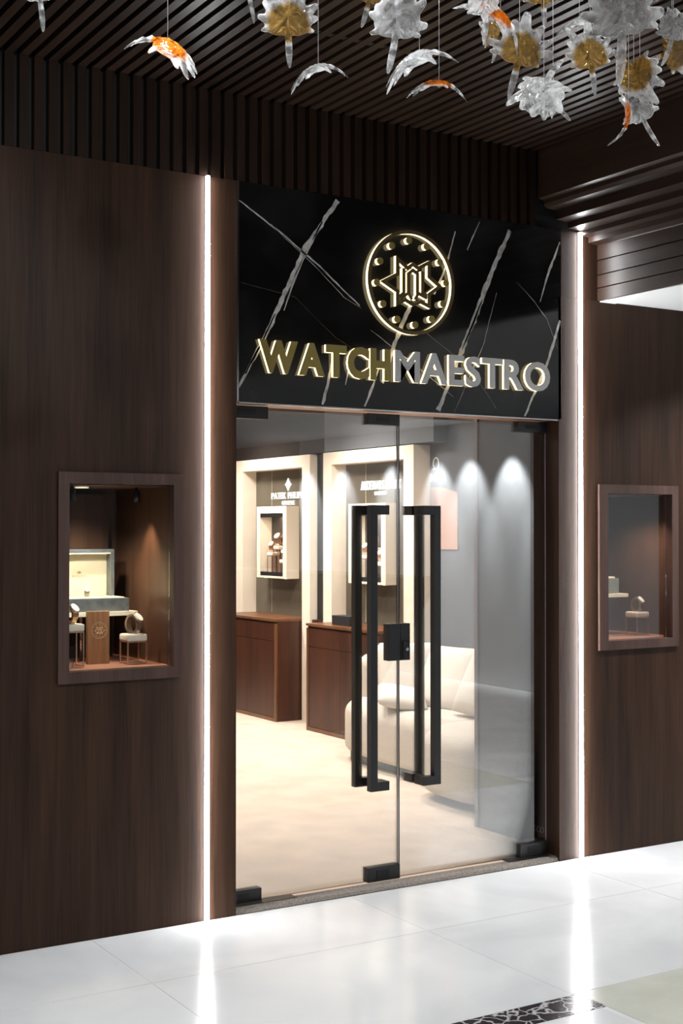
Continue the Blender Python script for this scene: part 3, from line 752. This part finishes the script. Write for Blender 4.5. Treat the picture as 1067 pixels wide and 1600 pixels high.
# portal signs
def shop_sign(lines, yc, X, label, cross=None, mat=None):
    t = empty('illuminated_sign', (X,yc,lines[-1][2]), label, 'sign', None)
    for s, wd, z0, z1 in lines:
        b_ = MB()
        for me, a, c in word(s, 0, wd, .01, wd*.012):
            glyph(b_, me, yc+wd/2-a, yc+wd/2-c, z0, z1, X-.008, X, axis='x')
        b_.build('sign_lettering', mat or M['signglow'], t)
    if cross:
        zc, s = cross; b_ = MB()
        for k in range(4):
            a = k*math.pi/2; q = []
            for u, v in ((0,.06),(.5,.42),(.62,.2),(1.0,.0),(.62,-.2),(.5,-.42),(0,-.06)):
                q.append((yc+s*(u*math.cos(a)-v*math.sin(a)*.9), zc+s*(u*math.sin(a)+v*math.cos(a)*.9)))
            b_.prism(q, 'x', X-.008-k*.0004, X)
        b_.build('sign_emblem', mat or M['signglow'], t)
    return t
shop_sign([('PATEK PHILIPPE',.60,1.862,1.918),('GENEVE',.22,1.808,1.844)], 5.235, 3.3165, 'white glowing wall sign with small cross emblem in the farther portal', (1.985,.055))
shop_sign([('AUDEMARS PIGUET',.56,1.905,1.975),('Le Brassus',.16,1.862,1.89)], 3.77, 3.3165, 'white glowing two-line wall sign in the nearer portal')
shop_sign([('OMEGA',.26,1.945,2.005)], 3.045, 3.329, 'pale raised wall sign with horseshoe shaped emblem right of the portals', None, M['omega'])
b_ = MB(); n = 20; P = []
for k in range(n+1):
    a = R(-60)+R(300)*k/n; P.append((3.325, 3.045+.032*math.sin(a+math.pi*0)*1.0*(1 if True else 1), 2.075+.040*math.cos(a)))
P = [(3.325, 3.045+.034*math.sin(R(-150)+R(300)*k/n), 2.075+.042*math.cos(R(-150)+R(300)*k/n)) for k in range(n+1)]
b_.tube(P, .005, 8); b_.box(3.32,3.33,3.045-.04,3.045-.012,2.03,2.04); b_.box(3.32,3.33,3.045+.012,3.045+.04,2.03,2.04)
sg = [o for o in bpy.data.objects if o.name.startswith('illuminated_sign') and abs(o.location.y-3.045)<.01][0]
b_.build('sign_emblem', M['omega'], sg)
q = [(3.11,1.45),(3.11,1.905)]+[(3.11-.33*k/8, 1.905-.05*(k/8)**2) for k in range(1,9)]+[(2.78,1.45)]
po = MB(); po.prism([(y_,z_) for y_,z_ in q if y_<=3.11], 'x', 3.322, 3.3305)
po.build('wall_poster', M['poster'], label='blush pink wall panel with curved top right of the stone portals', cat='poster')

# ------------------------------------------------------------ sofa and pillows
def catmull(P, n=6):
    out = []; N = len(P)
    for i in range(N):
        p0,p1,p2,p3 = [Vector(P[(i+k-1)%N]) for k in range(4)]
        for j in range(n):
            t = j/n; out.append(.5*((2*p1)+(-p0+p2)*t+(2*p0-5*p1+4*p2-p3)*t*t+(-p0+3*p1-3*p2+p3)*t**3))
    return out
def blob(P, z0, z1, r, name, mat, parent):
    P = catmull(P, 6); N = len(P); nr = []
    for i in range(N):
        d = (P[(i+1)%N]-P[i-1]).normalized(); nr.append(Vector((-d.y,d.x)))
    ar = sum(P[i].x*P[(i+1)%N].y-P[(i+1)%N].x*P[i].y for i in range(N))
    sg_ = 1 if ar > 0 else -1
    prof_ = [(r*1.6,z0)]+[(r*.7*(1-math.sin(a)), z0+r*.55*(1-math.cos(a))) for a in [math.pi/2*k/4 for k in range(5)]]+[(r*(1-math.cos(a)), z1-r+r*math.sin(a)) for a in [math.pi/2*k/6 for k in range(7)]]
    L = []
    for (ins, z) in prof_: L.append([(P[i].x+nr[i].x*ins*sg_, P[i].y+nr[i].y*ins*sg_, z) for i in range(N)])
    # crown towards the middle
    c = sum(P, Vector((0,0)))/N
    top = L[-1]
    for k, q_ in enumerate((.8,.5,.2)): L.append([((x-c.x)*q_+c.x,(y-c.y)*q_+c.y, z1+.004*(k+1)) for x,y,z in top])
    b_ = MB(); b_.rings(L); return b_.build(name, mat, parent, smooth=True)
so = empty('sofa', (2.75,1.95,.004), 'curved cream boucle sofa inside the shop behind the glass doors', 'sofa')
blob([(2.46,2.86),(2.41,2.5),(2.40,2.15),(2.40,1.92),(2.36,1.78),(2.46,1.66),(2.9,1.66),(3.22,1.85),(3.25,2.5),(3.20,3.0),(2.9,3.10),(2.58,3.06)], .06, .42, .10, 'far_seat', M['boucle'], so)
blob([(2.30,1.70),(2.16,1.55),(2.12,1.32),(2.14,1.08),(2.30,.96),(2.7,.90),(3.15,.92),(3.25,1.2),(3.2,1.66),(2.8,1.78),(2.5,1.76)], .045, .42, .11, 'near_seat', M['boucle'], so)
blob([(2.72,3.14),(2.66,3.02),(2.74,2.92),(2.9,2.82),(2.99,2.6),(3.0,2.1),(3.0,1.2),(3.06,.95),(3.2,.93),(3.29,1.2),(3.29,2.2),(3.28,2.8),(3.14,3.09),(2.8,3.16)], .30, .715, .09, 'backrest', M['boucle'], so)
bx('plinth', M['boxgrey'], (2.5,3.15,1.1,2.9,.0045,.08), so)
def pillow(loc, size, rot, label):
    s = size/2; n = 14; b_ = MB(); G_ = {}
    for sd in (-1,1):
        for i in range(n+1):
            for j in range(n+1):
                u, v = -1+2*i/n, -1+2*j/n
                th_ = .30*s*max(0,(1-u**4))**.5*max(0,(1-v**4))**.5
                pin = 1-.07*(u*u+v*v)*.5+.05*(abs(u*v))**2
                k = (sd,i,j) if 0<i<n and 0<j<n else (0,i,j)
                if k not in G_: G_[k] = b_.b.verts.new((u*s*pin, sd*th_, v*s*pin))
        for i in range(n):
            for j in range(n):
                vsx = [G_[(sd,a,c)] if 0<a<n and 0<c<n else G_[(0,a,c)] for a,c in ((i,j),(i+1,j),(i+1,j+1),(i,j+1))]
                b_.b.faces.new(vsx)
    bmesh.ops.rotate(b_.b, verts=b_.b.verts, cent=(0,0,0), matrix=Euler(rot).to_matrix())
    bmesh.ops.translate(b_.b, verts=b_.b.verts, vec=loc)
    b_.build('pillow', M['pillow'], smooth=True, label=label, cat='pillow', group='cream pillows on the sofa')
pillow((2.76,2.57,.62), .44, (R(-22),0,R(-25)), 'cream square pillow at the far left end of the sofa')
pillow((2.82,2.20,.61), .46, (R(-24),0,R(-78)), 'cream square pillow leaning in the middle of the sofa backrest')
pillow((2.56,2.36,.49), .34, (R(-78),R(10),R(-30)), 'small cream pillow lying flat on the far seat')
pillow((2.76,1.66,.64), .48, (R(-26),R(6),R(-82)), 'cream square pillow nearest the partition on the sofa')

# ------------------------------------------------------------ ceiling fixtures outside the frame
for i, p in enumerate(MALL):
    b_ = MB(); b_.tube([(p[0]+.125*math.cos(a),p[1]+.125*math.sin(a),3.385) for a in [2*math.pi*k/24 for k in range(24)]], .012, 8, closed=True)
    b_.build('ceiling_downlight', M['dark'], label='black ring downlight in the slatted ceiling, '+['near the left light strip','above the floor border','behind the viewer on the left','behind the viewer on the right'][i], cat='downlight', group='ceiling downlights')

# ------------------------------------------------------------ hanging glass leaves
def leaf_mesh(seed, kind):
    """ribbed cast-glass leaf: finger lobes round a fan, long stem; kind f = flat, r = strongly arched, b = in between"""
    rnd = random.Random(seed)
    lob = []
    for a in (-62,-30,0,30,62):
        pass
    angs = [10,36,62,90,118,144,170] if kind != 'r' else [35,60,88,112,140]
    for a in angs: lob.append((R(a+rnd.uniform(-7,7)), rnd.choice((.04,.10,.15,.20,.24)), rnd.uniform(.11,.17)))
    lob += [(R(rnd.uniform(-16,-6)), rnd.uniform(.05,.15), .10), (R(rnd.uniform(186,198)), rnd.uniform(.05,.15), .10)]
    stem = (R(-90+rnd.uniform(-8,8)), rnd.uniform(.34,.46), .085)
    NT, NR = 180, 12
    def rad(t):
        d = (t-R(90)+math.pi) % (2*math.pi)-math.pi
        base = .34+.05*math.cos(d); q_ = min(1,max(0,(abs(d)-1.5)/1.3)); base *= 1-.50*q_*q_*(3-2*q_)
        for a, h, wd in lob:
            dd = (t-a+math.pi) % (2*math.pi)-math.pi; base += h*math.exp(-(abs(dd)/wd)**3.4)
        a, h, wd = stem; dd = (t-a+math.pi) % (2*math.pi)-math.pi
        base += (h+.08)*math.exp(-(abs(dd)/(wd*1.9))**1.9)
        return base
    b_ = bmesh.new(); lay = b_.verts.layers.float.new('amber')
    cols = []; hs = []
    bend = {'f':.35,'b':1.0,'r':1.9}[kind]; twist = rnd.uniform(-.5,.5)
    def surf(x, y, side, e):
        rr = math.hypot(x,y); 
        thick = .020*max(0,1-e**5)**.5+.006*(1-e)
        rib = .015*math.sin((abs(x)*.9+y*.8)*60)*(1-e**3)*(min(1,e*4))
        mid = .012*math.exp(-(x/.025)**2)
        z = side*(thick+mid*.6)+rib*side
        # bend about x (fan arches) and curl of the sides
        zz = -bend*.45*y*y-bend*.28*x*x+twist*x*y+.02*math.sin(9*x+seed)*(rr)
        sq = {'f':1,'b':.86,'r':.62}[kind]; yy = y*(1-.10*bend*abs(y)); xx = sq*x*(1-.18*bend*abs(x))
        return Vector((xx,yy,z+zz))
    rims = []
    for side in (1,-1):
        g = []
        c = b_.verts.new(surf(0,0,side,0)); c[lay] = 1
        for i in range(1, NR+1):
            row = []
            for k in range(NT):
                e = i/NR
                if side == -1 and i == NR: row.append(rims[k]); continue
                t = 2*math.pi*k/NT; ee = 1-(1-e)**1.25; rr = rad(t)*ee
                v = b_.verts.new(surf(rr*math.cos(t), rr*math.sin(t), side if i < NR else 0, ee)); 
                v[lay] = max(0, min(1, 1.25-rr/.34))*(1.0 if (math.sin(t) > -.75 or rr < .22) else .3)
                row.append(v)
            g.append(row)
        if side == 1: rims = g[-1]
        for k in range(NT): b_.faces.new((c,g[0][k],g[0][(k+1)%NT]))
        for i in range(NR-1):
            for k in range(NT): b_.faces.new((g[i][k],g[i+1][k],g[i+1][(k+1)%NT],g[i][(k+1)%NT]))
    bmesh.ops.recalc_face_normals(b_, faces=b_.faces)
    for fc in b_.faces: fc.smooth = True
    me = bpy.data.meshes.new('glass_leaf'); b_.to_mesh(me); b_.free()
    return me
LMESH = {}
def get_leaf(kind, amb, var):
    k = (kind, amb, var)
    if k not in LMESH:
        me = leaf_mesh(hash_(k), kind)
        at = me.attributes['amber']
        for i in range(len(me.vertices)):
            v = at.data[i].value
            at.data[i].value = v if amb else 0.0
        me.materials.append(M['leafO'] if (amb and kind == 'r') else M['leafA'])
        LMESH[k] = me
    return LMESH[k]
def hash_(k): return {'f':1,'b':2,'r':3}[k[0]]*100+(50 if k[1] else 0)+k[2]
LEAVES = [
(-1.316,-1.782,2.91,.149,'bc',(1.87,-.23,-.13),'clear leaf with its stem dipping into the top left corner'),
(-.745,-1.783,3.047,.154,'bc',(1.62,-.39,-.18),'clear leaf tip at the top edge right of the orange-tailed leaf'),
(-1.045,-1.947,2.784,.212,'ra',(-.64,.51,-2.67),'orange-stemmed leaf drooping alone at the upper left'),
(-.745,-2.015,2.866,.181,'fa',(1.97,-.05,-.36),'amber-centred leaf facing forward with stem down, left of centre'),
(-.628,-1.967,2.798,.158,'rc',(-.36,-.39,1.53),'clear leaf hanging level just below the amber-centred leaf'),
(-.621,-2.324,2.788,.198,'bc',(2.12,.05,-.4),'large clear spread leaf at top centre'),
(-.546,-2.31,2.74,.186,'rc',(-.52,-.57,1.5),'clear arched leaf right below the large clear leaf'),
(-.243,-1.969,2.823,.167,'ra',(.03,-.33,1.18),'flat orange leaf hanging lowest at the centre on a long wire'),
(-.568,-2.124,2.943,.146,'ba',(2.19,.16,-.24),'leaf cut by the top edge above the large clear leaf'),
(-.473,-2.532,2.78,.185,'ra',(.63,-.66,1.0),'arching orange and white leaf at the left of the dense cluster'),
(-.565,-2.592,2.761,.136,'bc',(1.8,-.33,-.04),'clear stem leaf hanging before the arching orange leaf'),
(-.303,-2.285,2.841,.126,'ba',(1.92,-.8,.02),'small orange-topped leaf under the arching orange leaf'),
(-.308,-2.398,2.757,.173,'fa',(1.97,.14,-.21),'ribbed golden leaf with clear stem pointing down, middle of the cluster'),
(-.066,-2.198,3.023,.154,'fa',(1.9,-.18,-.3),'golden leaf cut by the top edge above the cluster'),
(-.386,-2.582,2.613,.185,'bc',(-1.14,-.34,2.15),'clear feathery leaf with its stem raised to the upper right'),
(-.204,-2.401,2.652,.115,'fc',(1.08,-1.04,.51),'small clear leaf beside the feathery leaf'),
(-.049,-2.324,2.915,.117,'rc',(-.19,-.47,1.46),'small clear leaf hanging level above the broad golden leaf'),
(-.16,-2.488,2.746,.157,'fa',(1.72,-.24,-.2),'broad ribbed golden leaf right of the feathery clear leaf'),
(-.373,-2.826,2.685,.207,'fc',(1.89,-.23,-.3),'largest bright clear leaf at the top right'),
(.168,-2.341,2.949,.103,'ra',(-.2,-.55,1.48),'tiny golden leaf behind the largest bright leaf'),
(-.21,-2.691,2.647,.162,'ba',(-1.58,.61,1.97),'orange and clear leaf below the largest bright leaf'),
(-.126,-2.624,2.585,.175,'rc',(1.98,-.33,-1.1),'lowest clear leaf in front of the dark bulkhead'),
(-.254,-2.72,2.528,.123,'ra',(1.68,-.08,.77),'thin reddish orange leaf hanging edge-on before the lowest clear leaf'),
(.145,-2.444,2.99,.133,'ra',(2.37,.33,.23),'orange leaf tip at the very top right'),
(-.206,-2.812,2.701,.121,'bc',(1.97,.04,-.22),'clear fan leaf at the right edge'),
(.011,-2.593,2.762,.141,'fa',(2.88,.94,.36),'golden leaf cut by the right edge under the clear fan leaf'),
]
for i, (x,y,z,s,k,rot,lab) in enumerate(LEAVES):
    me = get_leaf(k[0], k[1] == 'a', i % 2)
    o = bpy.data.objects.new('glass_leaf', me); C.objects.link(o)
    E_ = Euler(rot); o.location = (x,y,z); o.rotation_euler = E_; o.scale = (s,s,s)
    tag(o, lab+', hanging from the ceiling', 'glass leaf', 'hanging glass leaves')
    # hanging wire: parented, straight up to the ceiling slats
    Mx = Matrix.LocRotScale(Vector((x,y,z)), E_, Vector((s,s,s))); Mi = Mx.inverted()
    b_ = MB(); p0 = Vector((x,y,z))
    b_.tube([Mi @ p0, Mi @ Vector((x,y,3.399))], .0006/s, 6)
    BASE[o.name] = Vector((0,0,0)); b_.build('hanging_wire', M['wire'], o)
# added lamps that brighten the leaf cluster (unseen, beyond the top of the frame)
for p, tg, pw in (((.55,-3.3,3.34),(-.2,-2.5,2.7),95),((-1.0,-3.3,3.34),(-.7,-2.2,2.8),60),((-1.9,-3.0,3.34),(-1.1,-2.0,2.8),40)):
    spot('leaf_fill_lamp', p, tg, pw, 70, .5, COOL, .03)
spot('slat_fill_lamp', (.95,-1.35,3.0), (.97,-1.2,3.45), 9, 100, .9, COOL, .04)  # added upward spots that brighten the ceiling slats behind the leaves
spot('slat_fill_lamp', (-.3,-1.2,3.05), (-.2,-1.0,3.45), 3, 100, .9, COOL, .04)
